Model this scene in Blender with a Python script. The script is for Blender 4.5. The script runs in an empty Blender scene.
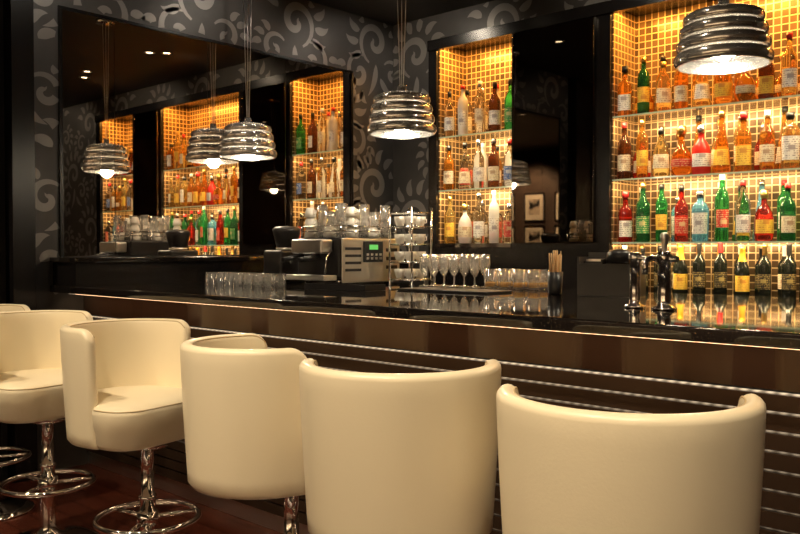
import bpy, bmesh, math, random
from mathutils import Vector, Matrix
random.seed(7)
scn = bpy.context.scene
scn.view_settings.view_transform = 'Standard'
try: scn.view_settings.look = 'None'
except Exception: pass
COL = scn.collection

# ---------------- materials ----------------
def mat(name, col=(0.5,0.5,0.5), rough=0.5, metal=0.0, trans=0.0, emit=None, es=0.0, coat=0.0, ior=1.45, spec=0.5):
    m = bpy.data.materials.new(name); m.use_nodes = True
    b = m.node_tree.nodes['Principled BSDF']
    b.inputs['Base Color'].default_value = (*col,1)
    b.inputs['Roughness'].default_value = rough
    b.inputs['Metallic'].default_value = metal
    b.inputs['Transmission Weight'].default_value = trans
    b.inputs['IOR'].default_value = ior
    b.inputs['Coat Weight'].default_value = coat
    b.inputs['Specular IOR Level'].default_value = spec
    if emit:
        b.inputs['Emission Color'].default_value = (*emit,1)
        b.inputs['Emission Strength'].default_value = es
    return m
def nodes(m): return m.node_tree.nodes, m.node_tree.links, m.node_tree.nodes['Principled BSDF']

M = {}
M['leather'] = mat('cream_leather',(0.86,0.76,0.55),0.33,coat=.2)
n,l,b = nodes(M['leather'])
tc=n.new('ShaderNodeTexCoord'); nz=n.new('ShaderNodeTexNoise'); nz.inputs['Scale'].default_value=160; nz.inputs['Detail'].default_value=3
nz2=n.new('ShaderNodeTexNoise'); nz2.inputs['Scale'].default_value=7; nz2.inputs['Detail'].default_value=2
ad=n.new('ShaderNodeMath'); ad.operation='MULTIPLY_ADD'; ad.inputs[1].default_value=6.0
bp=n.new('ShaderNodeBump'); bp.inputs['Strength'].default_value=0.12; bp.inputs['Distance'].default_value=0.002
l.new(tc.outputs['Object'],nz.inputs['Vector']); l.new(tc.outputs['Object'],nz2.inputs['Vector']); l.new(nz2.outputs['Fac'],ad.inputs[0]); l.new(nz.outputs['Fac'],ad.inputs[2]); l.new(ad.outputs[0],bp.inputs['Height']); l.new(bp.outputs['Normal'],b.inputs['Normal'])
M['seam'] = mat('seam_thread',(0.55,0.42,0.24),0.6)
M['chrome'] = mat('chrome',(0.85,0.83,0.80),0.07,1.0)
M['steel'] = mat('brushed_steel',(0.75,0.73,0.69),0.32,1.0)
M['alu'] = mat('polished_aluminium',(0.85,0.83,0.80),0.16,1.0)
M['black'] = mat('black_lacquer',(0.007,0.006,0.006),0.25)
M['blackgloss'] = mat('dark_mirror_panel',(0.13,0.11,0.09),0.02,1.0)
M['plastic'] = mat('black_plastic',(0.022,0.021,0.022),0.32)
M['ceil'] = mat('ceiling_paint',(0.018,0.015,0.013),0.6)
M['wire'] = mat('steel_wire',(0.6,0.58,0.55),0.35,1.0)
M['white'] = mat('white_porcelain',(0.88,0.85,0.79),0.2)
M['straw'] = mat('wood_straws',(0.65,0.42,0.2),0.5)
M['mirror'] = mat('tinted_mirror',(0.76,0.69,0.61),0.012,1.0)
M['motif'] = mat('silver_damask',(0.19,0.18,0.17),0.40,0.35)
M['display'] = mat('green_display',(0.02,0.1,0.02),0.3,emit=(0.25,1,0.2),es=0.55)
M['bulb'] = mat('glowing_bulb',(1,1,1),0.4,emit=(1.0,0.88,0.66),es=30)
M['glowline'] = [mat('glow_line_%d'%i,(0.2,0.15,0.1),0.4,emit=(1.0,0.76,0.50),es=s) for i,s in enumerate([0.70,0.36,0.27,0.21,0.17,0.14,0.12,0.10,0.08,0.07])]  # emission set weaker line by line, painting light that fades down the front
for i,mm in enumerate(M['glowline']):
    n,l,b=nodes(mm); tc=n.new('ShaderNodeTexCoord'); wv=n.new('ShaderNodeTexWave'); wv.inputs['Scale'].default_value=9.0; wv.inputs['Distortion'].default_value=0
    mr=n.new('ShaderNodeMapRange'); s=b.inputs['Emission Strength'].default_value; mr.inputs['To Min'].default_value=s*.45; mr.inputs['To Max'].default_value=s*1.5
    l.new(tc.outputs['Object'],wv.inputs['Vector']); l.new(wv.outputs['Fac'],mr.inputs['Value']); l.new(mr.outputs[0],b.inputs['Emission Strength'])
M['nichelamp'] = mat('amber_lamp_strip',(1,0.6,0.2),0.4,emit=(1.0,0.46,0.08),es=9)
M['down'] = mat('downlight_lens',(1,1,1),0.4,emit=(1.0,0.82,0.55),es=12)

# ribbed pendant shade : metallised glass, mostly reflective, slightly translucent
m=bpy.data.materials.new('metallised_glass_shade'); m.use_nodes=True; nt=m.node_tree; nt.nodes.clear()
o_=nt.nodes.new('ShaderNodeOutputMaterial'); mix=nt.nodes.new('ShaderNodeMixShader'); g=nt.nodes.new('ShaderNodeBsdfGlossy'); t=nt.nodes.new('ShaderNodeBsdfTranslucent'); d_=nt.nodes.new('ShaderNodeBsdfDiffuse'); m2=nt.nodes.new('ShaderNodeMixShader')
g.inputs['Roughness'].default_value=.17; g.inputs['Color'].default_value=(.93,.91,.88,1); t.inputs['Color'].default_value=(.80,.79,.77,1); d_.inputs['Color'].default_value=(.6,.59,.57,1)
m2.inputs[0].default_value=.75; nt.links.new(t.outputs[0],m2.inputs[1]); nt.links.new(d_.outputs[0],m2.inputs[2])
mix.inputs[0].default_value=.24; nt.links.new(g.outputs[0],mix.inputs[1]); nt.links.new(m2.outputs[0],mix.inputs[2]); nt.links.new(mix.outputs[0],o_.inputs['Surface'])
M['shade']=m
m=bpy.data.materials.new('frosted_glass_neck'); m.use_nodes=True; nt=m.node_tree; nt.nodes.clear()
o_=nt.nodes.new('ShaderNodeOutputMaterial'); mix=nt.nodes.new('ShaderNodeMixShader'); t=nt.nodes.new('ShaderNodeBsdfTranslucent'); d_=nt.nodes.new('ShaderNodeBsdfGlossy')
t.inputs['Color'].default_value=(.8,.78,.74,1); d_.inputs['Roughness'].default_value=.25; mix.inputs[0].default_value=.84
nt.links.new(t.outputs[0],mix.inputs[1]); nt.links.new(d_.outputs[0],mix.inputs[2]); nt.links.new(mix.outputs[0],o_.inputs['Surface'])
M['neck']=m

def wallmat(name,c1,c2,rough):
    m=mat(name,c1,rough); n,l,b=nodes(m)
    tc=n.new('ShaderNodeTexCoord'); nz=n.new('ShaderNodeTexNoise'); nz.inputs['Scale'].default_value=6
    cr=n.new('ShaderNodeValToRGB'); cr.color_ramp.elements[0].color=(*c1,1); cr.color_ramp.elements[1].color=(*c2,1)
    cr.color_ramp.elements[0].position=.3; cr.color_ramp.elements[1].position=.7
    l.new(tc.outputs['Object'],nz.inputs['Vector']); l.new(nz.outputs['Fac'],cr.inputs['Fac']); l.new(cr.outputs['Color'],b.inputs['Base Color'])
    return m
M['wall']=wallmat('charcoal_wallpaper',(0.034,0.032,0.031),(0.046,0.043,0.041),0.45)
M['wallfar']=wallmat('dark_brown_wall',(0.07,0.045,0.03),(0.10,0.065,0.045),0.6)
m=mat('dark_wood_floor',(0.05,0.012,0.007),0.20); M['floor']=m; n,l,b=nodes(m)
tc=n.new('ShaderNodeTexCoord'); mp=n.new('ShaderNodeMapping'); mp.inputs['Scale'].default_value=(1,1,1)
br=n.new('ShaderNodeTexBrick'); br.inputs['Scale'].default_value=1.0
br.inputs['Color1'].default_value=(0.085,0.022,0.012,1); br.inputs['Color2'].default_value=(0.055,0.014,0.008,1); br.inputs['Mortar'].default_value=(0.006,0.002,0.001,1)
br.inputs['Brick Width'].default_value=1.4; br.inputs['Row Height'].default_value=0.12; br.inputs['Mortar Size'].default_value=0.003
l.new(tc.outputs['Object'],mp.inputs['Vector']); l.new(mp.outputs['Vector'],br.inputs['Vector']); l.new(br.outputs['Color'],b.inputs['Base Color'])
m=mat('black_granite',(0.008,0.007,0.007),0.045,coat=0.6,ior=1.6); M['granite']=m; n,l,b=nodes(m)
tc=n.new('ShaderNodeTexCoord'); vz=n.new('ShaderNodeTexNoise'); vz.inputs['Scale'].default_value=170; vz.inputs['Detail'].default_value=2
cr=n.new('ShaderNodeValToRGB'); cr.color_ramp.elements[0].color=(0.006,0.005,0.005,1); cr.color_ramp.elements[0].position=.60
cr.color_ramp.elements[1].color=(0.10,0.075,0.05,1); cr.color_ramp.elements[1].position=.74
l.new(tc.outputs['Object'],vz.inputs['Vector']); l.new(vz.outputs['Fac'],cr.inputs['Fac']); l.new(cr.outputs['Color'],b.inputs['Base Color'])
M['barpanel']=mat('glossy_brown_panel',(0.030,0.016,0.010),0.09,0.25,coat=0.8)
M['slat']=mat('bronze_slat',(0.045,0.027,0.017),0.30,0.5)
m=mat('gold_mosaic',(0.5,0.3,0.08),0.28,0.35); M['mosaic']=m; n,l,b=nodes(m)
tc=n.new('ShaderNodeTexCoord'); sp=n.new('ShaderNodeSeparateXYZ'); l.new(tc.outputs['Object'],sp.inputs[0])
def M_(op,a,bv=None,c=None):
    x=n.new('ShaderNodeMath'); x.operation=op
    for i,v in enumerate((a,bv,c)):
        if v is None: continue
        if isinstance(v,(int,float)): x.inputs[i].default_value=v
        else: l.new(v,x.inputs[i])
    return x.outputs[0]
xy=M_('ADD',sp.outputs['X'],sp.outputs['Y'])
cell=0.046
ux=M_('DIVIDE',xy,cell); uz=M_('DIVIDE',sp.outputs['Z'],cell)
fx=M_('ABSOLUTE',M_('SUBTRACT',M_('FRACT',ux),0.5)); fz=M_('ABSOLUTE',M_('SUBTRACT',M_('FRACT',uz),0.5))
edge=M_('MAXIMUM',fx,fz)
line=M_('GREATER_THAN',edge,0.425)
cb=n.new('ShaderNodeCombineXYZ'); l.new(M_('FLOOR',ux),cb.inputs[0]); l.new(M_('FLOOR',uz),cb.inputs[1])
wn=n.new('ShaderNodeTexWhiteNoise'); wn.noise_dimensions='2D'; l.new(cb.outputs[0],wn.inputs['Vector'])
cr=n.new('ShaderNodeValToRGB'); cr.color_ramp.elements[0].color=(0.075,0.042,0.016,1); cr.color_ramp.elements[1].color=(0.20,0.12,0.05,1)
l.new(wn.outputs['Value'],cr.inputs['Fac'])
mx=n.new('ShaderNodeMix'); mx.data_type='RGBA'; l.new(line,mx.inputs[0]); l.new(cr.outputs['Color'],mx.inputs[6]); mx.inputs[7].default_value=(0.78,0.58,0.32,1)
l.new(mx.outputs[2],b.inputs['Base Color'])
def thinglass(name,tint,gl=0.12,dif=0.0):
    m=bpy.data.materials.new(name); m.use_nodes=True; nt=m.node_tree; nt.nodes.clear()
    o=nt.nodes.new('ShaderNodeOutputMaterial'); mix=nt.nodes.new('ShaderNodeMixShader'); t=nt.nodes.new('ShaderNodeBsdfTransparent'); g=nt.nodes.new('ShaderNodeBsdfGlossy')
    t.inputs['Color'].default_value=(*tint,1); g.inputs['Roughness'].default_value=0.06; g.inputs['Color'].default_value=(1,1,1,1)
    lw=nt.nodes.new('ShaderNodeLayerWeight'); lw.inputs['Blend'].default_value=gl*2.5
    src=t
    if dif>0:
        d=nt.nodes.new('ShaderNodeBsdfDiffuse'); d.inputs['Color'].default_value=(1,.96,.9,1); mm=nt.nodes.new('ShaderNodeMixShader'); mm.inputs[0].default_value=dif
        nt.links.new(t.outputs[0],mm.inputs[1]); nt.links.new(d.outputs[0],mm.inputs[2]); src=mm
    nt.links.new(lw.outputs['Facing'],mix.inputs[0]); nt.links.new(src.outputs[0],mix.inputs[1]); nt.links.new(g.outputs[0],mix.inputs[2]); nt.links.new(mix.outputs[0],o.inputs['Surface'])
    return m
M['shelfglass']=thinglass('shelf_glass',(0.90,0.95,0.88),0.12)
M['shelfedge']=mat('shelf_glass_edge',(0.45,0.62,0.5),0.15)
M['drinkglass']=thinglass('drinking_glass',(0.97,0.97,0.96),0.16,.10)  # white diffuse blended in to stand for bright glints on the glass

# ---------------- geometry helpers ----------------
def link(o,parent=None):
    COL.objects.link(o)
    if parent: o.parent=parent
    return o
def empty(name,loc=(0,0,0),rz=0):
    e=bpy.data.objects.new(name,None); e.location=loc; e.rotation_euler[2]=rz; e.empty_display_size=0.1
    COL.objects.link(e); return e
def obj_from_bm(name,bm,mats,parent=None,smooth=False,loc=None,rz=None):
    me=bpy.data.meshes.new(name); bm.normal_update(); bm.to_mesh(me); bm.free()
    for mm in (mats if isinstance(mats,(list,tuple)) else [mats]): me.materials.append(mm)
    if smooth:
        for p in me.polygons: p.use_smooth=True
    o=bpy.data.objects.new(name,me); link(o,parent)
    if loc is not None: o.location=loc
    if rz is not None: o.rotation_euler[2]=rz
    return o
def bm_box(bm,x0,x1,y0,y1,z0,z1,mi=0):
    vs=[bm.verts.new((x,y,z)) for z in (z0,z1) for y in (y0,y1) for x in (x0,x1)]
    for idx in ((0,2,3,1),(4,5,7,6),(0,1,5,4),(2,6,7,3),(0,4,6,2),(1,3,7,5)):
        f=bm.faces.new([vs[i] for i in idx]); f.material_index=mi
def box(name,x0,x1,y0,y1,z0,z1,m,parent=None,bev=0.0,loc=None,rz=None):
    bm=bmesh.new(); bm_box(bm,x0,x1,y0,y1,z0,z1)
    o=obj_from_bm(name,bm,m,parent,loc=loc,rz=rz)
    if bev>0:
        md=o.modifiers.new('bevel','BEVEL'); md.width=bev; md.segments=3
        for p in o.data.polygons: p.use_smooth=True
        md2=o.modifiers.new('wn','WEIGHTED_NORMAL')
    return o
def boxes(name,lst,m,parent=None):
    bm=bmesh.new()
    for t in lst: bm_box(bm,*t)
    return obj_from_bm(name,bm,m,parent)
def bm_lathe(bm,prof,segs=32,ctr=(0,0,0),shape=None,labelrange=None,labelmi=1):
    rings=[]
    for (r,z,*_) in prof:
        if r<1e-5: rings.append([bm.verts.new((ctr[0],ctr[1],ctr[2]+z))]); continue
        ring=[]
        for i in range(segs):
            a=2*math.pi*i/segs; k=shape(a) if shape else 1.0
            ring.append(bm.verts.new((ctr[0]+r*k*math.cos(a),ctr[1]+r*k*math.sin(a),ctr[2]+z)))
        rings.append(ring)
    for j in range(len(rings)-1):
        A,B=rings[j],rings[j+1]; mi=prof[j][2] if len(prof[j])>2 else 0
        for i in range(segs):
            k=(i+1)%segs
            mm=mi
            if mi==9:
                am=2*math.pi*(i+.5)/segs
                mm=labelmi if math.sin(am)<-0.25 else 0
            if len(A)==1 and len(B)==1: continue
            if len(A)==1: f=bm.faces.new((A[0],B[k],B[i]))
            elif len(B)==1: f=bm.faces.new((A[i],A[k],B[0]))
            else: f=bm.faces.new((A[i],A[k],B[k],B[i]))
            f.material_index=mm; f.smooth=True
def lathe(name,prof,mats,parent=None,segs=32,loc=None,shape=None):
    bm=bmesh.new(); bm_lathe(bm,prof,segs,shape=shape)
    bmesh.ops.recalc_face_normals(bm,faces=bm.faces)
    return obj_from_bm(name,bm,mats,parent,loc=loc)
def bm_tube(bm,pts,r,segs=10,closed=False,mi=0):
    pts=[Vector(p) for p in pts]; N=len(pts); rings=[]
    up=Vector((0,0,1)); prev=None
    for i,p in enumerate(pts):
        if closed: t=(pts[(i+1)%N]-pts[i-1]).normalized()
        else: t=(pts[min(i+1,N-1)]-pts[max(i-1,0)]).normalized()
        if prev is None:
            a=t.cross(up)
            if a.length<1e-3: a=t.cross(Vector((1,0,0)))
            a.normalize()
        else:
            a=(prev-t*prev.dot(t)).normalized()
        prev=a; bb=t.cross(a)
        rings.append([bm.verts.new(p+a*r*math.cos(2*math.pi*k/segs)+bb*r*math.sin(2*math.pi*k/segs)) for k in range(segs)])
    for i in range(N if closed else N-1):
        A,B=rings[i],rings[(i+1)%N]
        for k in range(segs):
            f=bm.faces.new((A[k],A[(k+1)%segs],B[(k+1)%segs],B[k])); f.smooth=True; f.material_index=mi
    if not closed:
        bm.faces.new(rings[0][::-1]).material_index=mi; bm.faces.new(rings[-1]).material_index=mi
def tube(name,paths,r,m,parent=None,closed=False,segs=10):
    bm=bmesh.new()
    for p in paths: bm_tube(bm,p,r,segs,closed)
    bmesh.ops.recalc_face_normals(bm,faces=bm.faces)
    return obj_from_bm(name,bm,m,parent)
def circ(cx,cy,z,r,n=40): return [(cx+r*math.cos(2*math.pi*i/n),cy+r*math.sin(2*math.pi*i/n),z) for i in range(n)]

# ---------------- constants ----------------
XL=-4.6; YB=4.97; ZC=3.1; BT=1.06
XR=3.2; YF=-3.2
YN=YB-0.08
# ---------------- room ----------------
box('floor',XL-.1,XR+.1,YF-.1,5.6,-.1,0,M['floor'])
box('ceiling',XL-.1,XR+.1,YF-.1,5.6,ZC,ZC+.1,M['ceil'])
box('wall_left',XL-.1,XL,YF-.1,5.6,0,ZC,M['wall'])
box('wall_right',XR,XR+.1,YF-.1,5.6,0,ZC,M['wallfar'])
box('wall_front',XL,XR,YF-.1,YF,0,ZC,M['wallfar'])
NX0,NX1=-4.15,0.25
boxes('wall_back',[(XL,NX0,YB,YB+.1,0,ZC),(NX1,XR,YB,YB+.1,0,ZC),(NX0,NX1,YB,YB+.1,2.86,ZC),(NX0,NX1,YB+.42,YB+.5,0,2.86)],M['wall'])
boxes('trim_1',[(XL,XL+.10,1.86,1.98,0,ZC),(XL,XL+.07,1.60,1.80,0,ZC),(XL,XL+.10,1.45,1.56,0,ZC)],M['black'])
boxes('baseboard_left',[(XL,XL+.02,YF,1.44,0,.12)],M['black'])

def motif(bm,put,cx,cz,S,flip,excl):
    def ribbon(pts,ws):
        L=[]
        for i,p in enumerate(pts):
            q0=pts[max(i-1,0)]; q1=pts[min(i+1,len(pts)-1)]
            tx,tz=q1[0]-q0[0],q1[1]-q0[1]; d=math.hypot(tx,tz) or 1; nx,nz=-tz/d,tx/d
            L.append(((p[0]+nx*ws[i],p[1]+nz*ws[i]),(p[0]-nx*ws[i],p[1]-nz*ws[i])))
        for i in range(len(L)-1):
            q=[L[i][0],L[i][1],L[i+1][1],L[i+1][0]]
            w=[(cx+flip*a*S,cz+bv*S) for a,bv in q]
            mx_=sum(a for a,_ in w)/4; mz_=sum(bv for _,bv in w)/4
            if excl(mx_,mz_): continue
            try:
                f=bm.faces.new([bm.verts.new(put(a,bv)) for a,bv in w])
            except Exception: pass
    def spiral(x,z,r0,a0,turn,sg,w):
        pts=[];ws=[];K=34
        for i in range(K+1):
            t=i/K; r=r0*(1-t)**1.15+0.012; a=a0+sg*turn*2*math.pi*t
            pts.append((x+r*math.cos(a),z+r*math.sin(a))); ws.append(w*(0.35+0.9*math.sin(math.pi*min(1,t*1.05))**.8) if t<.93 else w*1.5*(1-(t-.93)/.07)+.001)
        ribbon(pts,ws)
    def leaf(x,z,ang,L,w,bend=.4):
        pts=[];ws=[];K=12
        px,pz=x,z;a=ang
        for i in range(K+1):
            t=i/K; pts.append((px,pz)); ws.append(w*math.sin(math.pi*t**.7)+.001)
            px+=L/K*math.cos(a); pz+=L/K*math.sin(a); a+=bend*math.pi/K
        ribbon(pts,ws)
    spiral(0,0.10,.25,-1.2,1.35,1,.036)
    spiral(.26,-.28,.20,1.9,1.3,-1,.032)
    spiral(-.30,-.22,.15,.6,1.2,1,.028)
    for k in range(8):
        a=-.5+k*.46; leaf(.27*math.cos(a),.10+.27*math.sin(a),a-.5,.22,.045,.5)
    for k in range(5):
        a=-1.8+k*.5; leaf(.26+.22*math.cos(a),-.28+.22*math.sin(a),a+.4,.17,.04,-.5)
    for k in range(5):
        a=2.0+k*.5; leaf(-.30+.17*math.cos(a),-.22+.17*math.sin(a),a-.3,.15,.036,.5)
    leaf(-.02,-.15,-1.6,.42,.04,.25); leaf(-.1,-.3,-2.0,.3,.04,-.3)
bm=bmesh.new()
rng=random.Random(3)
def ex_back(x,z): return (NX0-.05<x<NX1+.05 and z<2.90) or x<XL+.01 or x>XR or z<1.1 or z>ZC-.01
for row,z in enumerate([1.45,2.15,2.75]):
    for k in range(10):
        motif(bm,lambda a,bv:(a,YB-.003,bv),-4.35+k*.82+(row%2)*.41,z+.1*(k%2),.68,1 if (k+row)%2 else -1,ex_back)
obj_from_bm('wall_back_damask_pattern',bm,M['motif'])
bm=bmesh.new()
def ex_left(y,z): return (2.15<y<4.50 and z<2.67) or y>YB-.01 or z>ZC-.01 or (1.4<y<1.99) or (y>1.99 and z<1.0)or z<.15
for row,z in enumerate([.4,1.05,1.7,2.3,2.85]):
    for k in range(7):
        motif(bm,lambda a,bv:(XL+.003,a,bv),4.75-k*.82-(row%2)*.41,z,.68,1 if (k+row)%2 else -1,ex_left)
obj_from_bm('wall_left_damask_pattern',bm,M['motif'])

# ---------------- wall mirror ----------------
wm=empty('wall_mirror',(XL,0,0))
ys=[2.18,2.50,3.16,3.82,4.48]
for i in range(4):
    o=box('mirror_pane_%d'%(i+1),.002,.010,ys[i]+.002,ys[i+1]-.002,1.225,2.63,M['mirror'],wm)
boxes('mirror_edge_trim',[(.001,.014,2.16,2.18,1.22,2.65),(.001,.014,4.48,4.50,1.22,2.65),(.001,.014,2.18,4.48,2.632,2.65)],M['black'],wm)
wl=empty('mirror_ledge',(0,0,0))
box('ledge_body',XL+.001,XL+.28,2.12,4.85,1.061,1.19,M['black'],wl)
box('ledge_top',XL+.001,XL+.31,2.10,4.86,1.191,1.219,M['granite'],wl,.004)

# ---------------- back bar cabinet ----------------
cab=empty('backbar_cabinet',(0,0,0))
TOPZ=2.86
niches=[(-4.07,-3.37,1.31),(-2.60,-1.20,0.98),(-0.60,0.15,1.31)]
BY=YB+.28
fr=[]
fr.append((NX0,niches[0][0],YN,BY,0.0,TOPZ))
fr.append((niches[2][1],NX1,YN,BY,0.0,TOPZ))
fr.append((NX0+.0,NX1,YN-.015,YN+.03,TOPZ-.06,TOPZ+.02))
fr.append((NX0,NX1,YN+.03,BY,TOPZ-.012,TOPZ))
for a,bx in ((niches[0][1],niches[1][0]),(niches[1][1],niches[2][0])):
    fr.append((a,bx,YN,BY,0.0,TOPZ-.06))
for a,bx,z in niches:
    fr.append((a,bx,YN,BY,0.0,z-.03))
boxes('cabinet_carcass',fr,M['black'],cab)
for i,(a,bx,z) in enumerate(niches):
    boxes('mosaic_lining_%d'%(i+1),[(a,bx,BY-.012,BY-.001,z,TOPZ-.013),(a,a+.008,YN+.03,BY-.012,z,TOPZ-.013),(bx-.008,bx,YN+.03,BY-.012,z,TOPZ-.013)],M['mosaic'],cab)
    box('niche_base_%d'%(i+1),a,bx,YN-.01,BY-.012,z-.03,z,M['granite'],cab)
    zz=[1.72,2.13] if z>1.2 else [1.31,1.72,2.13]
    for j,s in enumerate(zz):
        box('glass_shelf_%d_%d'%(i+1,j+1),a+.009,bx-.009,YN+.024,BY-.014,s-.008,s,M['shelfglass'],cab)
        box('glass_shelf_edge_%d_%d'%(i+1,j+1),a+.009,bx-.009,YN+.020,YN+.0235,s-.009,s+.0005,M['shelfedge'],cab)
    box('lamp_strip_%d'%(i+1),a+.03,bx-.03,YN+.045,YN+.075,TOPZ-.035,TOPZ-.015,M['nichelamp'],cab)
for i,(a,bx) in enumerate(((niches[0][1],niches[1][0]),(niches[1][1],niches[2][0]))):
    box('glass_door_%d'%(i+1),a+.03,bx-.10,YN-.035,YN-.002,1.31,TOPZ-.07,M['blackgloss'],cab,.002)
box('backbar_counter',-4.15,.25,4.45,YN-.001,.90,.955,M['granite'],cab)
box('backbar_fronts',-4.15,.25,4.50,YN-.001,0,.899,M['black'],cab)

# ---------------- bottles ----------------
G={}
def glassmat(name,col,tr=.9,rough=.03):
    return mat(name,col,rough,0,tr,ior=1.40)
G['amber']=glassmat('amber_spirit',(0.90,0.42,0.07)); G['gold']=glassmat('golden_spirit',(0.97,0.72,0.25)); G['brown']=glassmat('dark_brown_glass',(0.22,0.07,0.02),.8)
G['green']=glassmat('green_glass',(0.07,0.62,0.16)); G['dkgreen']=glassmat('dark_green_glass',(0.03,0.20,0.06),.75)
G['red']=glassmat('red_liqueur',(0.80,0.05,0.03)); G['clear']=glassmat('clear_glass',(0.96,0.97,0.96),1.0); G['blue']=glassmat('blue_glass',(0.25,0.70,0.95),.75); G['dark']=glassmat('wine_glass_dark',(0.012,0.014,0.010),.2,.06)
G['frost']=glassmat('frosted_glass',(0.92,0.93,0.92),.55,.35); G['opred']=mat('red_ceramic_bottle',(.60,.03,.02),.2); G['orange']=glassmat('orange_liqueur',(0.97,0.35,0.04))
def label(name,c,c2):
    m=mat(name,c,.5); n,l,b=nodes(m); tc=n.new('ShaderNodeTexCoord'); mp=n.new('ShaderNodeMapping'); mp.inputs['Scale'].default_value=(190,190,110)
    nz=n.new('ShaderNodeTexNoise'); nz.inputs['Scale'].default_value=1.0; nz.inputs['Detail'].default_value=1
    sp=n.new('ShaderNodeSeparateXYZ'); l.new(tc.outputs['Object'],sp.inputs[0])
    a=n.new('ShaderNodeMath'); a.operation='MULTIPLY'; a.inputs[1].default_value=95; l.new(sp.outputs['Z'],a.inputs[0])
    f=n.new('ShaderNodeMath'); f.operation='FRACT'; l.new(a.outputs[0],f.inputs[0])
    g=n.new('ShaderNodeMath'); g.operation='GREATER_THAN'; g.inputs[1].default_value=.5; l.new(f.outputs[0],g.inputs[0])
    h=n.new('ShaderNodeMath'); h.operation='GREATER_THAN'; h.inputs[1].default_value=.5; l.new(nz.outputs[0],h.inputs[0])
    k=n.new('ShaderNodeMath'); k.operation='MULTIPLY'; l.new(g.outputs[0],k.inputs[0]); l.new(h.outputs[0],k.inputs[1])
    q=n.new('ShaderNodeMath'); q.operation='COMPARE'; q.inputs[1].default_value=.098; q.inputs[2].default_value=.011; l.new(sp.outputs['Z'],q.inputs[0])
    q2=n.new('ShaderNodeMath'); q2.operation='COMPARE'; q2.inputs[1].default_value=0; q2.inputs[2].default_value=.016; l.new(sp.outputs['X'],q2.inputs[0])
    q3=n.new('ShaderNodeMath'); q3.operation='MULTIPLY'; l.new(q.outputs[0],q3.inputs[0]); l.new(q2.outputs[0],q3.inputs[1])
    k2=n.new('ShaderNodeMath'); k2.operation='MAXIMUM'; l.new(k.outputs[0],k2.inputs[0]); l.new(q3.outputs[0],k2.inputs[1])
    k3=n.new('ShaderNodeMath'); k3.operation='MULTIPLY'; k3.inputs[1].default_value=.75; l.new(k2.outputs[0],k3.inputs[0])
    mx=n.new('ShaderNodeMix'); mx.data_type='RGBA'; mx.inputs[6].default_value=(*c,1); mx.inputs[7].default_value=(*c2,1)
    l.new(tc.outputs['Object'],mp.inputs[0]); l.new(mp.outputs[0],nz.inputs[0]); l.new(k3.outputs[0],mx.inputs[0]); l.new(mx.outputs[2],b.inputs['Base Color']); return m
LB={'cream':label('cream_label',(.85,.76,.55),(.35,.17,.08)),'white':label('white_label',(.90,.88,.82),(.25,.20,.22)),'yellow':label('yellow_label',(.90,.60,.08),(.55,.18,.03)),
'black':label('black_label',(.02,.015,.012),(.5,.38,.13)),'red':label('red_label',(.6,.04,.03),(.8,.65,.35)),'green':label('green_label',(.03,.25,.07),(.7,.6,.3)),'blue':label('blue_label',(.08,.16,.45),(.85,.85,.8))}
CP={'black':mat('black_cap',(.01,.01,.01),.3),'gold':mat('gold_cap',(.75,.5,.15),.3,1),'red':mat('red_cap',(.45,.02,.02),.35),'silver':mat('silver_cap',(.7,.7,.7),.25,1),'white':mat('white_cap',(.8,.78,.72),.4),'orange':mat('orange_foil',(.9,.4,.04),.35,.5)}
def sq(n):
    def f(a): return (abs(math.cos(a))**n+abs(math.sin(a))**n)**(-1/n)
    return f
def oval(k):
    def f(a): return 1/math.sqrt(math.cos(a)**2+(math.sin(a)/k)**2)
    return f
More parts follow.
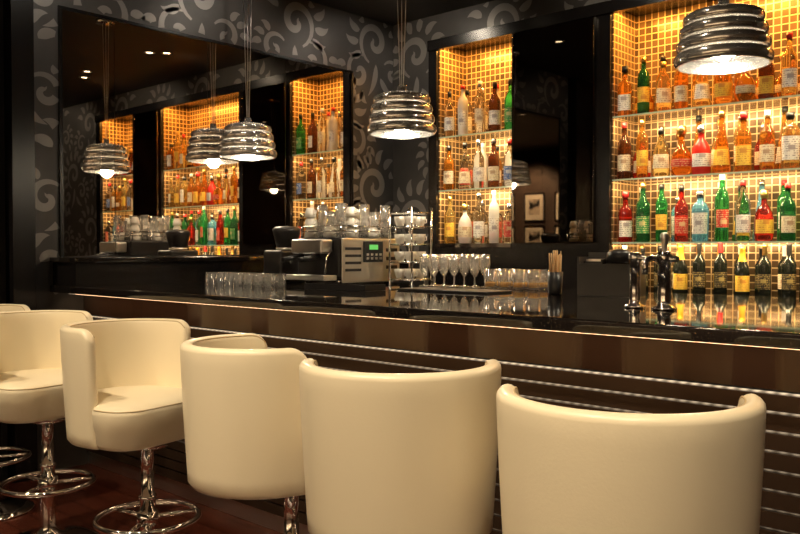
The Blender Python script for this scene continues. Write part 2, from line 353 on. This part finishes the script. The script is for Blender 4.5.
SH={
'round':([(0,0,0),(.034,0,0),(.038,.006,0),(.038,.045,9),(.038,.135,0),(.038,.185,0),(.034,.205,0),(.020,.228,0),(.014,.245,0),(.0135,.285,2),(.0155,.286,2),(.0155,.315,2),(0,.316,2)],None),
'square':([(0,0,0),(.034,0,0),(.037,.006,0),(.037,.03,9),(.037,.12,0),(.037,.165,0),(.033,.185,0),(.018,.20,0),(.0145,.21,0),(.0140,.25,2),(.018,.251,2),(.018,.285,2),(0,.286,2)],sq(5)),
'wine':([(0,0,0),(.036,0,0),(.038,.006,0),(.038,.05,9),(.038,.14,0),(.038,.19,0),(.036,.205,0),(.024,.225,0),(.015,.24,0),(.014,.25,2),(.0145,.251,2),(.0150,.30,2),(.0165,.301,2),(.0165,.31,2),(0,.311,2)],None),
'champagne':([(0,0,0),(.040,0,0),(.043,.008,0),(.043,.035,9),(.043,.135,0),(.042,.155,0),(.036,.19,0),(.025,.225,2),(.019,.25,2),(.018,.26,2),(.0165,.30,2),(.019,.301,2),(.018,.32,2),(0,.324,2)],None),
'tall':([(0,0,0),(.030,0,0),(.033,.006,0),(.034,.07,9),(.035,.16,0),(.035,.22,0),(.030,.245,0),(.017,.265,0),(.0135,.28,0),(.013,.31,2),(.015,.311,2),(.015,.34,2),(0,.341,2)],None),
'squat':([(0,0,0),(.040,0,0),(.046,.01,0),(.050,.04,9),(.049,.11,0),(.044,.145,0),(.028,.175,0),(.016,.19,0),(.0145,.22,2),(.019,.221,2),(.021,.24,2),(.019,.262,2),(0,.263,2)],None),
'flask':([(0,0,0),(.044,0,0),(.050,.01,0),(.052,.05,9),(.047,.13,0),(.038,.17,0),(.022,.20,0),(.015,.215,0),(.014,.25,2),(.017,.251,2),(.017,.28,2),(0,.281,2)],oval(.6)),
'gin':([(0,0,0),(.036,0,0),(.038,.006,0),(.039,.04,9),(.041,.15,0),(.041,.175,0),(.030,.20,0),(.016,.212,0),(.0145,.235,2),(.019,.236,2),(.019,.262,2),(0,.263,2)],sq(4)),
'globe':([(0,0,0),(.034,0,0),(.045,.012,0),(.054,.045,9),(.054,.085,0),(.046,.12,0),(.028,.145,0),(.017,.155,0),(.015,.19,0),(.016,.215,2),(.020,.216,2),(.026,.235,2),(.020,.258,2),(0,.262,2)],None),
'cone':([(0,0,0),(.042,0,0),(.047,.008,0),(.045,.04,9),(.036,.12,0),(.028,.17,0),(.019,.22,0),(.014,.26,0),(.0135,.29,2),(.016,.291,2),(.016,.32,2),(0,.321,2)],None),
}
_cache={}
def bottle_mesh(sh,gl,lb,cp):
    key=(sh,gl,lb,cp)
    if key in _cache: return _cache[key]
    prof,shape=SH[sh]; bm=bmesh.new(); bm_lathe(bm,prof,20,shape=shape,labelmi=1)
    bmesh.ops.recalc_face_normals(bm,faces=bm.faces)
    me=bpy.data.meshes.new('bottle_'+'_'.join(key)); bm.to_mesh(me); bm.free()
    for x in (G[gl],LB[lb],CP[cp]): me.materials.append(x)
    _cache[key]=me; return me
AMB=[('round','amber','cream','black'),('square','amber','black','black'),('flask','gold','cream','gold'),('globe','orange','yellow','gold'),('round','gold','white','red'),('square','brown','red','gold'),('squat','red','cream','silver'),('gin','amber','white','black'),('cone','amber','white','black'),('tall','gold','cream','silver'),('round','clear','white','silver'),('cone','gold','red','gold'),('globe','amber','cream','gold')]
MIX=[('round','red','cream','gold'),('tall','dkgreen','green','gold'),('tall','green','white','red'),('square','red','white','black'),('gin','blue','white','silver'),('cone','green','yellow','black'),('squat','red','yellow','red'),('round','dkgreen','yellow','red'),('gin','clear','white','silver'),('round','brown','cream','red'),('tall','clear','blue','white'),('cone','blue','white','silver')]
CLR=[('round','clear','white','silver'),('tall','frost','white','white'),('gin','clear','red','silver'),('round','gold','yellow','gold'),('cone','clear','cream','black'),('squat','frost','white','gold'),('round','clear','blue','red')]
CG=[('round','clear','white','black'),('tall','frost','white','red'),('round','green','green','black'),('tall','clear','cream','white'),('gin','frost','white','silver'),('round','brown','white','black')]
WIN=[('wine','dark','cream','white'),('wine','dark','black','black'),('champagne','dark','yellow','orange'),('wine','dark','black','black'),('wine','dark','white','red'),('champagne','dark','cream','gold')]
first2={2.13:[('square','amber','white','black'),('tall','dkgreen','yellow','gold'),('flask','gold','cream','gold'),('round','amber','cream','red'),('cone','gold','white','silver'),('squat','amber','yellow','gold'),('globe','amber','cream','black'),('square','brown','yellow','gold'),('round','gold','white','red'),('tall','gold','yellow','gold')],
 1.72:[('round','brown','cream','red'),('tall','amber','yellow','gold'),('flask','gold','cream','black'),('globe','orange','red','gold'),('squat','opred','white','silver'),('cone','orange','yellow','gold'),('square','amber','yellow','red'),('round','amber','cream','white'),('gin','gold','white','black'),('round','gold','yellow','red')],
 1.31:[('square','red','white','red'),('round','dkgreen','green','gold'),('tall','green','yellow','black'),('round','red','red','black'),('gin','blue','white','silver'),('tall','green','red','white'),('round','clear','white','red'),('squat','red','yellow','gold'),('round','dkgreen','cream','red'),('tall','brown','cream','white')],
 0.98:[('wine','dark','cream','white'),('wine','dark','black','black'),('wine','dark','black','black'),('champagne','dark','yellow','orange'),('wine','dark','black','black'),('wine','dark','black','red'),('champagne','dark','yellow','orange'),('wine','dark','black','gold'),('wine','dark','black','black'),('champagne','dark','yellow','gold')]}
def fill(parent,x0,x1,z,front,pool,sp=.128,scale=1.12,back=None):
    n=int((x1-x0-.10)/sp)+1; step=(x1-x0-.13)/(n-1)
    for r,(yy,off) in enumerate(((YN+.085,0),(YN+.215,.5))):
        for k in range(n-(1 if r else 0)):
            spec=front[k] if (r==0 and front and k<len(front)) else rng.choice(back if (r and back) else pool)
            me=bottle_mesh(*spec)
            o=bpy.data.objects.new('bottle',me); o.parent=parent
            o.location=(x0+.065+(k+off)*step+rng.uniform(-.006,.006),yy+rng.uniform(-.012,.012),z+.001)
            q=rng.uniform(.95,1.05)
            sc=scale*q*rng.uniform(.94,1.07); o.scale=(scale*q,scale*q,sc); o.rotation_euler[2]=rng.uniform(.1,.7)
            COL.objects.link(o)
e1=empty('liquor_bottles',(0,0,0)); e2=empty('liquor_bottles.001',(0,0,0)); e3=empty('liquor_bottles.002',(0,0,0))
a,bx,_=niches[0]; fill(e1,a,bx,2.13,[CG[0],CG[1],CG[3],CG[5],CG[2],CG[2]],CG+CLR[:2]); fill(e1,a,bx,1.72,[AMB[0],CLR[4],CLR[0],('round','brown','cream','black'),CLR[6],('round','brown','cream','black')],AMB[:4]+CLR); fill(e1,a,bx,1.31,[CLR[3],('squat','frost','cream','gold'),CLR[0],CLR[1],CLR[2],CLR[4]],CLR)
a,bx,_=niches[1]
fill(e2,a,bx,2.13,first2[2.13],AMB,sp=.122); fill(e2,a,bx,1.72,first2[1.72],AMB,scale=1.14,sp=.122); fill(e2,a,bx,1.31,first2[1.31],MIX,scale=1.10,sp=.122); fill(e2,a,bx,.98,first2[.98],WIN,scale=.98)
a,bx,_=niches[2]; fill(e3,a,bx,2.13,None,AMB); fill(e3,a,bx,1.72,None,AMB+CLR); fill(e3,a,bx,1.31,None,MIX+CLR)

# ---------------- bar counter ----------------
bar=empty('bar_counter',(0,0,0))
BX0,BX1=XL+.001,2.2
box('counter_top',BX0,BX1,2.10,3.68,1.02,BT,M['granite'],bar,.006)
box('upper_panel',BX0,BX1,2.30,2.34,.885,1.019,M['barpanel'],bar)
box('bar_body',BX0,BX1,2.335,3.60,0.0,1.018,M['black'],bar)
sl=[];z=.875
glows=[]
while z>.12:
    sl.append((BX0,BX1,2.305,2.334,z-.049,z-.0045)); glows.append((z-.0035,z-.001)); z-=.053
boxes('front_slats',sl,M['slat'],bar)
for i,(z0,z1) in enumerate(glows[:12]):
    box('glow_line_%d'%(i+1),BX0,BX1,2.316,2.333,z0,z1,M['glowline'][min(i,9)],bar)  # emissive strips stand for light caught on the metal lines between slats
box('led_cove_strip',BX0+.02,BX1-.02,2.20,2.215,1.008,1.0195,M['glowline'][0],bar)
box('kick_plate',BX0,BX1,2.325,2.334,0.001,.12,M['steel'],bar)

# ---------------- stools ----------------
def bar_stool(idx,x,y,dx,dy):
    e=empty('bar_stool',(x,y,0),math.atan2(-dx,dy))
    R=.255;L=.075;cy=-.09;zb=.555;zt=.985;t=.040;tap=.022
    if idx<4: R=.247
    tot=2*L+math.pi*R
    def P(s):
        d=s
        if d<L: return (R,cy+L-d),(1,0)
        d-=L
        if d<math.pi*R:
            a=-d/R; return (R*math.cos(a),cy+R*math.sin(a)),(math.cos(a),math.sin(a))
        d-=math.pi*R
        return (-R,cy+d),(-1,0)
    S=[0,.001,.003,.006,.010,.015,.021,.030,.040,.052,.065,.08,.10,.13]
    K=40; S+= [.13+(tot-.26)*i/K for i in range(1,K)]; S+=[tot-v for v in S[:14][::-1]]
    bm=bmesh.new(); rings=[]; pipe=[]
    for s in S:
        (px,py),(nx,ny)=P(s); de=min(s,tot-s)
        Rc=.060; zz=zt-(Rc-math.sqrt(max(0,Rc*Rc-(Rc-min(de,Rc))**2)))
        h=t/2*math.sqrt(max(0.03,1-(1-min(de,t/2)/(t/2))**2))
        sec=[]
        def off(z):
            f=(z-zb)/(zt-zb); return -tap*(1-f)**1.3
        nz_=12
        for i in range(nz_):
            z=zb+.012+(zz-h-zb-.012)*i/(nz_-1); sec.append((off(z)-(t/2-h),z))
        for i in range(1,8):
            a=math.pi*i/8; z=zz-h+h*math.sin(a)*.9; sec.append((off(zz)-t/2+h*math.cos(a),z))
        for i in range(nz_):
            z=zz-h-(zz-h-zb-.012)*i/(nz_-1); sec.append((off(z)-(t/2+h),z))
        sec.append((off(zb)-t/2-h*.6,zb)); sec.append((off(zb)-t/2+h*.6,zb))
        rings.append([bm.verts.new((px+nx*o,py+ny*o,z)) for o,z in sec])
        oo=off(zz)-t/2-h*.80; pipe.append((px+nx*oo,py+ny*oo,zz-h+h*.9*.62))
    n=len(rings[0])
    for j in range(len(rings)-1):
        for i in range(n):
            f=bm.faces.new((rings[j][i],rings[j][(i+1)%n],rings[j+1][(i+1)%n],rings[j+1][i])); f.smooth=True
    bm.faces.new(rings[0]); bm.faces.new(rings[-1][::-1])
    bmesh.ops.recalc_face_normals(bm,faces=bm.faces)
    obj_from_bm('tub_back',bm,M['leather'],e)
    tube('rim_piping',[pipe[4:-4]],.0022,M['seam'],e,segs=6)
    def plan(ins,yf=.165):
        sc=1.0
        if ins>.034: sc=1-(ins-.034)/.24; ins=.034
        pts=[];r=R-ins
        rr=r-.012
        for i in range(25):
            a=math.pi+math.pi*i/24; pts.append((rr*math.cos(a),cy+rr*math.sin(a)))
        rc=.11-ins*.3
        yfr=yf-ins
        pts.append((rr,cy+L-.01)); pts.append((r,cy+L+.012))
        for i in range(9):
            a=0+math.pi/2*i/8; pts.append((r-rc+rc*math.cos(a),yfr-rc+rc*math.sin(a)))
        for i in range(9):
            a=math.pi/2+math.pi/2*i/8; pts.append((-r+rc+rc*math.cos(a),yfr-rc+rc*math.sin(a)))
        pts.append((-r,cy+L+.012)); pts.append((-rr,cy+L-.01))
        return [(px*sc,-.08+(py+.08)*sc) for px,py in pts]
    bm=bmesh.new(); rings=[]
    lay=[(.10,zb+.002),(.05,zb),(.034,zb+.004),(.026,zb+.02),(.022,zb+.06),(.016,.63),(.012,.66),(.010,.682),(.012,.696),(.020,.706),(.034,.713),(.07,.719),(.12,.723),(.18,.725),(.24,.7255)]
    for ins,z in lay: rings.append([bm.verts.new((px,py,z)) for px,py in plan(ins)])
    n=len(rings[0])
    for j in range(len(rings)-1):
        for i in range(n):
            f=bm.faces.new((rings[j][i],rings[j][(i+1)%n],rings[j+1][(i+1)%n],rings[j+1][i])); f.smooth=True
    bm.faces.new(rings[0][::-1]); f=bm.faces.new(rings[-1]); f.smooth=True
    bmesh.ops.recalc_face_normals(bm,faces=bm.faces)
    obj_from_bm('seat_cushion',bm,M['leather'],e)
    pp=[(px,py,.700) for px,py in plan(.0135)][26:46]
    tube('seat_piping',[pp],.0022,M['seam'],e,segs=6)
    lathe('pedestal',[(0,0.001),(.205,0.001),(.208,.004),(.205,.010),(.16,.020),(.10,.030),(.055,.042),(.036,.058),(.030,.075),(.029,.33),(.033,.331),(.033,.345),(.024,.346),(.024,.52),(.06,.522),(.085,.535),(.085,.553),(0,.554)],M['chrome'],e,40)
    bm=bmesh.new(); bm_tube(bm,circ(0,0,.26,.185,48),.011,10,True)
    for a in (0.5,0.5+2*math.pi/3,.5+4*math.pi/3):
        bm_tube(bm,[(.028*math.cos(a),.028*math.sin(a),.26),(.18*math.cos(a),.18*math.sin(a),.26)],.008,8)
    bm_lathe(bm,[(.029,.235),(.040,.236),(.040,.284),(.029,.285)],24)
    bmesh.ops.recalc_face_normals(bm,faces=bm.faces)
    obj_from_bm('foot_ring',bm,M['chrome'],e)
stools=[(-4.12,1.57,.99,.10),(-3.48,1.575,.99,.12),(-2.75,1.62,.98,.18),(-1.97,1.66,.40,.92),(-1.45,1.60,-.64,.77),(-.80,1.575,-.47,.88)]
for i,s in enumerate(stools): bar_stool(i,*s)

# ---------------- pendants ----------------
def pendant(x,y,zb):
    e=empty('pendant_lamp',(x,y,zb))
    rib=[(.188,.0,.050),(.179,.055,.049),(.168,.109,.048),(.155,.162,.042)]
    bm=bmesh.new()
    for (r,z0,h) in rib:
        o=[]
        for i in range(11):
            a=-math.pi/2+math.pi*i/10
            o.append((r-.016+.016*math.cos(a)*1.0,z0+h/2+h/2*math.sin(a)))
        o.append((r-.020,z0+h)); o.append((r-.020,z0)); o.append(o[0])
        bm_lathe(bm,o,56)
    bm_lathe(bm,[(.135,.204),(.128,.210),(.115,.214),(.085,.220),(.05,.226),(.022,.230),(.022,.262),(.0,.263)],56)
    ob=obj_from_bm('ribbed_shade',bm,M['shade'],e)
    neck=[]
    for (r,z0,h) in rib: neck+=[(r-.0205,z0+.001),(r-.0215,z0+h+.002)]
    lathe('glass_liner',neck+[(.134,.206)],M['neck'],e,56)
    lathe('bulb',[(0,.020),(.022,.025),(.036,.045),(.042,.07),(.036,.105),(.018,.14),(.016,.16),(0,.161)],M['bulb'],e,20)
    lathe('lamp_holder',[(0,.215),(.02,.215),(.022,.163),(.017,.1625),(0,.162)],M['plastic'],e,16)
    H=ZC-zb
    tube('suspension_cables',[[(0,0,.26),(0,0,H)],[(.012,0,.26),(.05,0,H)],[(-.012,0,.26),(-.05,0,H)]],.0022,M['wire'],e,segs=6)
    lathe('ceiling_rose',[(0,H-.03),(.07,H-.03),(.075,H-.025),(.075,H-.0005),(0,H-.0005)],M['alu'],e,24)
    L=bpy.data.lights.new('pendant_light','POINT'); L.energy=15; L.color=(1,.84,.60); L.shadow_soft_size=.045
    lo=bpy.data.objects.new('pendant_bulb_light',L); lo.location=(0,0,.0); link(lo,e)
for (x,y,z) in ((-1.26,3.30,1.995),(-2.99,3.30,1.885),(-4.395,3.34,1.87)): pendant(x,y,z)

# ---------------- espresso machine ----------------
cm=empty('espresso_machine',(0,0,0))
x0,x1,y0,y1=-3.66,-3.30,3.13,3.62
box('body',x0,x1,y0,y1,1.10,1.33,M['plastic'],cm,.015)
for i,(fx_,fy_) in enumerate(((x0+.05,y0+.05),(x1-.05,y0+.05),(x0+.05,y1-.05),(x1-.05,y1-.05))):
    lathe('foot_%d'%(i+1),[(0,0),(.022,0),(.022,.045),(0,.045)],M['chrome'],cm,16,loc=(fx_,fy_,BT+.0005))
box('side_panel',x1+.0005,x1+.014,y0+.01,y1-.01,1.075,1.325,M['steel'],cm,.006)
box('display_bezel',x1+.0145,x1+.020,y0+.17,y0+.33,1.19,1.31,M['plastic'],cm,.004)
box('display',x1+.0205,x1+.022,y0+.215,y0+.285,1.262,1.290,M['display'],cm)
bm=bmesh.new()
for k in range(4): bm_box(bm,x1+.0145,x1+.02,y0+.03,y0+.15,1.14+k*.04,1.155+k*.04)
for k in range(3): bm_box(bm,x1+.0145,x1+.02,y0+.36,y0+.45,1.15+k*.05,1.17+k*.05)
obj_from_bm('vents',bm,M['plastic'],cm)
boxes('keys',[(x1+.0205,x1+.023,y0+.19+k*.035,y0+.21+k*.035,1.205+q*.022,1.218+q*.022) for k in range(4) for q in range(2)],M['alu'],cm)
box('drip_tray',x0+.02,x1-.02,y0-.10,y0-.001,1.09,1.12,M['steel'],cm,.004)
box('group_head',x0+.05,x1-.05,y0-.09,y0-.001,1.24,1.32,M['steel'],cm,.012)
tube('portafilter_handles',[[(x0+.11,y0-.05,1.225),(x0+.11,y0-.20,1.205)],[(x1-.11,y0-.05,1.225),(x1-.11,y0-.20,1.205)]],.014,M['plastic'],cm)
tube('steam_wand',[[(x1-.03,y0-.03,1.25),(x1-.02,y0-.08,1.22),(x1-.01,y0-.10,1.13)]],.005,M['chrome'],cm)
r=[(x0+.02,y0+.02),(x1-.01,y0+.02),(x1-.01,y1-.02),(x0+.02,y1-.02)]
bm=bmesh.new()
for zz in (1.365,1.395):
    for k in range(4):
        a=r[k];b_=r[(k+1)%4]; bm_tube(bm,[(a[0],a[1],zz),(b_[0],b_[1],zz)],.004,8)
for a in r: bm_tube(bm,[(a[0],a[1],1.329),(a[0],a[1],1.398)],.005,8)
obj_from_bm('cup_rail',bm,M['chrome'],cm)
def bm_cup(bm,x,y,z,inv=False,s=1.0):
    p=[(0,0),(.020,0),(.024,.004),(.033,.03),(.037,.058),(.0345,.058),(.030,.03),(.02,.008),(0,.006)]
    p=[(a*s,b_*s) for a,b_ in p]
    if inv: p=[(a,.058*s-b_) for a,b_ in p]
    bm_lathe(bm,p,18,(x,y,z))
    bm_tube(bm,[(x+.034*s,y,z+.045*s),(x+.052*s,y,z+.040*s),(x+.052*s,y,z+.022*s),(x+.030*s,y,z+.016*s)],.0035*s,6)
def bm_tumbler(bm,x,y,z,r=.034,h=.09,inv=False):
    p=[(0,0),(r*.8,0),(r*.84,.003),(r,h),(r-.003,h),(r*.8-.002,.012),(0,.012)]
    if inv: p=[(a,h-b_) for a,b_ in p]
    bm_lathe(bm,p,18,(x,y,z))
bm=bmesh.new(); bm2=bmesh.new()
for i in range(4):
    for j in range(5):
        X=x0+.06+i*.083; Y=y0+.06+j*.09
        if (i+j)%2==0:
            bm_cup(bm,X-.01,Y,1.332,True)
            if (i+j)%4!=2: bm_cup(bm,X-.01,Y,1.391,True); bm_cup(bm,X-.01,Y,1.450,True,.95)
            else: bm_tumbler(bm2,X,Y,1.391,.032,.09)
        else:
            bm_tumbler(bm2,X,Y,1.332,.032,.10,True)
            if i!=1: bm_tumbler(bm2,X,Y,1.433,.032,.09)
obj_from_bm('coffee_cups',bm,M['white'],cm); obj_from_bm('latte_glasses',bm2,M['drinkglass'],cm)
rk=empty('cup_rack',(-3.13,3.53,0)); bm=bmesh.new()
w=.085
for sx in (-w,w):
    for sy in (-w,w): bm_tube(bm,[(sx,sy,BT+.001),(sx,sy,1.50)],.006,8)
tiers=[1.09,1.19,1.29,1.39,1.47]
for zt_ in tiers:
    for s in (-1,1):
        bm_tube(bm,[(-w,s*w,zt_),(w,s*w,zt_)],.005,8); bm_tube(bm,[(s*w,-w,zt_),(s*w,w,zt_)],.005,8)
    for k in range(-3,4): bm_tube(bm,[(k*.022,-w,zt_),(k*.022,w,zt_)],.002,6)
obj_from_bm('wire_frame',bm,M['alu'],rk)
bm=bmesh.new()
for zt_ in tiers[:4]:
    for sx in (-.043,.035):
        for sy in (-.042,.042): bm_cup(bm,sx,sy,zt_+.006,False,.95)
obj_from_bm('cups',bm,M['white'],rk)
gr=empty('coffee_grinder',(-3.98,3.32,BT))
box('grinder_body',-.09,.09,-.12,.12,.001,.20,M['plastic'],gr,.02)
lathe('bean_hopper',[(0,.20),(.055,.20),(.06,.21),(.085,.31),(.088,.33),(.07,.345),(0,.35)],M['plastic'],gr,28)
lathe('collar',[(.0,.195),(.066,.195),(.066,.215),(0,.215)],M['steel'],gr,28)
tube('doser_lever',[[(.09,-.05,.12),(.15,-.09,.13)]],.008,M['chrome'],gr)

# ---------------- glassware on bar ----------------
gl=empty('champagne_flutes',(0,0,0)); bm=bmesh.new()
def bm_flute(bm,x,y,z):
    bm_lathe(bm,[(0,0),(.030,0),(.031,.002),(.006,.006),(.0035,.014),(.0035,.055),(.012,.065),(.024,.085),(.029,.12),(.027,.175),(.0255,.175),(.027,.12),(.022,.088),(0,.070)],18,(x,y,z))
for k in range(6):
    for j in range(2): bm_flute(bm,-2.965+k*.070,3.46+j*.09,BT+.001)
obj_from_bm('flute_glasses',bm,M['drinkglass'],gl)
gl=empty('whisky_tumblers',(0,0,0)); bm=bmesh.new(); bm2=bmesh.new()
for k in range(4):
    for j in range(2):
        bm_tumbler(bm,-2.50+k*.088,3.44+j*.09,BT+.001,.036,.10)
        bm_lathe(bm2,[(0,.0125),(.0268,.0125),(.0285,.035),(0,.035)],16,(-2.50+k*.088,3.44+j*.09,BT+.001))
obj_from_bm('tumblers',bm,M['drinkglass'],gl); obj_from_bm('amber_drink',bm2,mat('amber_liquid',(0.9,.5,.08),.1,0,.3),gl)
gl=empty('rocks_glasses',(0,0,0)); bm=bmesh.new()
for k in range(7):
    for j in range(2): bm_tumbler(bm,-4.02+k*.088,2.78+j*.09,BT+.001,.032,.070,True)
obj_from_bm('upturned_glasses',bm,M['drinkglass'],gl)

# ---------------- caddy, straws ----------------
cd=empty('napkin_caddy',(-1.72,3.26,BT),.25)
bm=bmesh.new()
for t_ in [(-.13,.13,-.08,.08,.001,.010),(-.13,-.122,-.08,.08,.010,.17),(.122,.13,-.08,.08,.010,.17),(-.122,.122,-.08,-.072,.010,.14),(-.122,.122,.072,.08,.010,.19),(-.03,-.024,-.072,.072,.010,.16),(-.122,.122,-.004,.002,.010,.15)]: bm_box(bm,*t_)
o=obj_from_bm('caddy_box',bm,M['plastic'],cd)
boxes('napkins',[(-.018,.115,.006,.066,.011,.175)],M['plastic'],cd)
lathe('lid_dome',[(0,.205),(.05,.20),(.062,.185),(.064,.145),(0,.145)],M['plastic'],cd,24,loc=(.05,-.036,0))
boxes('garnish_tubs',[(-.115,-.035,-.065,-.012,.011,.13),(-.115,-.035,.01,.065,.011,.16)],M['steel'],cd)
st=empty('straw_holder',(-1.98,3.22,BT))
bm=bmesh.new(); bm_tumbler(bm,0,0,.001,.036,.10); obj_from_bm('holder_glass',bm,M['plastic'],st)
bm=bmesh.new()
for k in range(26):
    a=rng.uniform(0,6.28); q=rng.uniform(0,.022)
    bm_tube(bm,[(q*math.cos(a),q*math.sin(a),.014),(q*1.35*math.cos(a),q*1.35*math.sin(a),.175+rng.uniform(0,.025))],.0022,6)
obj_from_bm('stirrers',bm,M['straw'],st)
box('bar_mat',-2.75,-2.2,3.0,3.2,BT+.0005,BT+.010,M['plastic'],None,.003)
tr=empty('garnish_tray',(-2.98,2.86,BT),.1)
boxes('tray',[(-.2,.2,-.08,.08,.001,.008),(-.2,.2,-.08,-.074,.008,.03),(-.2,.2,.074,.08,.008,.03),(-.2,-.194,-.074,.074,.008,.03),(.194,.2,-.074,.074,.008,.03),(-.06,-.055,-.074,.074,.008,.028),(.06,.065,-.074,.074,.008,.028)],M['plastic'],tr)

# ---------------- beer tap ----------------
tp=empty('beer_tap',(-1.19,2.62,BT),.0)
lathe('tap_column',[(0,0.001),(.042,.001),(.042,.008),(.026,.014),(.022,.03),(.022,.155),(.028,.158),(.028,.185),(.02,.195),(0,.197)],M['chrome'],tp,28)
tube('tap_spout',[[(0,-.02,.17),(-.02,-.06,.175),(-.025,-.085,.165),(-.026,-.09,.12)]],.009,M['chrome'],tp)
lathe('tap_handle',[(0,.196),(.008,.196),(.009,.215),(.014,.235),(.015,.250),(.010,.258),(0,.26)],M['steel'],tp,20)
tube('side_arm',[[(-.11,.02,.17),(0,.0,.17),(.05,-.01,.17)]],.011,M['chrome'],tp)
lathe('second_column',[(0,0.001),(.036,.001),(.036,.008),(.02,.014),(.018,.03),(.018,.16),(.022,.163),(.022,.19),(0,.195)],M['chrome'],tp,24,loc=(-.115,.02,0))

# ---------------- framed pictures on the far wall ----------------
pm=mat('picture_photo',(.3,.25,.2),.4); n,l,b=nodes(pm); tc=n.new('ShaderNodeTexCoord'); nz=n.new('ShaderNodeTexNoise'); nz.inputs['Scale'].default_value=5
cr=n.new('ShaderNodeValToRGB'); cr.color_ramp.elements[0].position=.42; cr.color_ramp.elements[1].position=.56; cr.color_ramp.elements[0].color=(.02,.015,.01,1); cr.color_ramp.elements[1].color=(.6,.5,.38,1)
l.new(tc.outputs['Object'],nz.inputs[0]); l.new(nz.outputs[0],cr.inputs[0]); l.new(cr.outputs[0],b.inputs['Base Color'])
matm=mat('picture_mat',(.85,.76,.60),.6)
def spot(name,loc,target,energy,angle,blend=.6,soft=.05,col=(1,.80,.55),parent=None):
    L=bpy.data.lights.new(name,'SPOT'); L.energy=energy; L.spot_size=math.radians(angle); L.spot_blend=blend; L.shadow_soft_size=soft; L.color=col
    o=bpy.data.objects.new(name,L); o.location=loc; o.rotation_euler=(Vector(target)-Vector(loc)).to_track_quat('-Z','Y').to_euler(); link(o,parent); return o
for row,zc in enumerate((1.45,2.05)):
  for k in range(11):
    x=-4.1+k*.66; e=empty('framed_picture',(x,YF,zc))
    w,h=.20,.24
    boxes('frame',[(-w-.02,w+.02,.001,.03,-h-.02,-h),(-w-.02,w+.02,.001,.03,h,h+.02),(-w-.02,-w,.001,.03,-h,h),(w,w+.02,.001,.03,-h,h)],M['black'],e)
    box('mat_board',-w,w,.002,.012,-h,h,matm,e); box('photo',-w*.6,w*.6,.0125,.015,-h*.6,h*.6,pm,e)
for k in range(5):
    x=-3.8+k*1.5; spot('picture_spotlight',(x,YF+1.0,ZC-.05),(x,YF,1.8),600,80)

# ---------------- downlights and added wall washers ----------------
def downlight(x,y,tx,ty,energy,angle=70,soft=.06,tz=.8,col=(1,.80,.55)):
    e=empty('ceiling_downlight',(x,y,ZC))
    lathe('trim_ring',[(.035,-.001),(.055,-.001),(.055,-.010),(.035,-.010),(.035,-.001)],M['alu'],e,24)
    lathe('lens',[(0,-.003),(.034,-.003),(.034,-.0015),(0,-.0015)],M['down'],e,20)
    spot('downlight_beam',(0,0,-.02),(tx-x,ty-y,tz-ZC),energy,angle,.7,soft,parent=e,col=col)
for x in (-4.0,-2.9,-1.9,-1.0,0.0): downlight(x,.35,x-.05,1.45,205,62)
for x in (-3.6,-2.3,-1.1): downlight(x,4.1,x,4.6,60,85)
for x in (-3.6,-1.8,0.2): downlight(x,2.3,x,3.0,60,80,tz=1.1)
for yy in (2.2,3.4,4.5): downlight(XL+.75,yy,XL,yy,22,110,.06,2.3,(1,.88,.72))  # washers added to brighten the left wallpaper, not known fittings
for xx in (-4.1,-2.4,-.8,1.2): downlight(xx,YB-.75,xx,YB,19,110,.06,2.6,(1,.85,.65))  # same kind of added washers, lifting the top of the back wall

def area(name,loc,target,sx,sy,e,col):
    L=bpy.data.lights.new(name,'AREA'); L.shape='RECTANGLE'; L.size=sx; L.size_y=sy; L.energy=e; L.color=col
    o=bpy.data.objects.new(name,L); o.location=loc; o.rotation_euler=(Vector(target)-Vector(loc)).to_track_quat('-Z','Y').to_euler(); link(o); return o
for i,(a,bx,z) in enumerate(niches):
    w=bx-a; c=(a+bx)/2
    area('niche_top_light',(c,YN+.10,TOPZ-.03),(c,YN+.22,1.6),w-.1,.04,21*w,(1,.46,.09))
    for s in ([1.72,2.13] if z>1.2 else [1.31,1.72,2.13]):
        area('shelf_fill_light',(c,YN+.035,s-.014),(c,YN+.22,s-.40),w-.08,.015,8*w,(1,.70,.36))  # fill added under each shelf to brighten the niche, no fitting there
area('bar_cove_light',(-1.2,2.19,1.005),(-1.2,2.40,.70),6.6,.02,9,(1,.64,.36))

w=bpy.data.worlds.new('World'); scn.world=w; w.use_nodes=True
w.node_tree.nodes['Background'].inputs[0].default_value=(1,.8,.6,1); w.node_tree.nodes['Background'].inputs[1].default_value=.02

cam=bpy.data.cameras.new('camera'); co=bpy.data.objects.new('camera',cam); COL.objects.link(co)
co.location=(0,0,1.26); co.rotation_euler=(math.radians(90-1.19),0,math.radians(42.3)); cam.sensor_width=36; cam.lens=36.9; cam.clip_start=.05
scn.camera=co
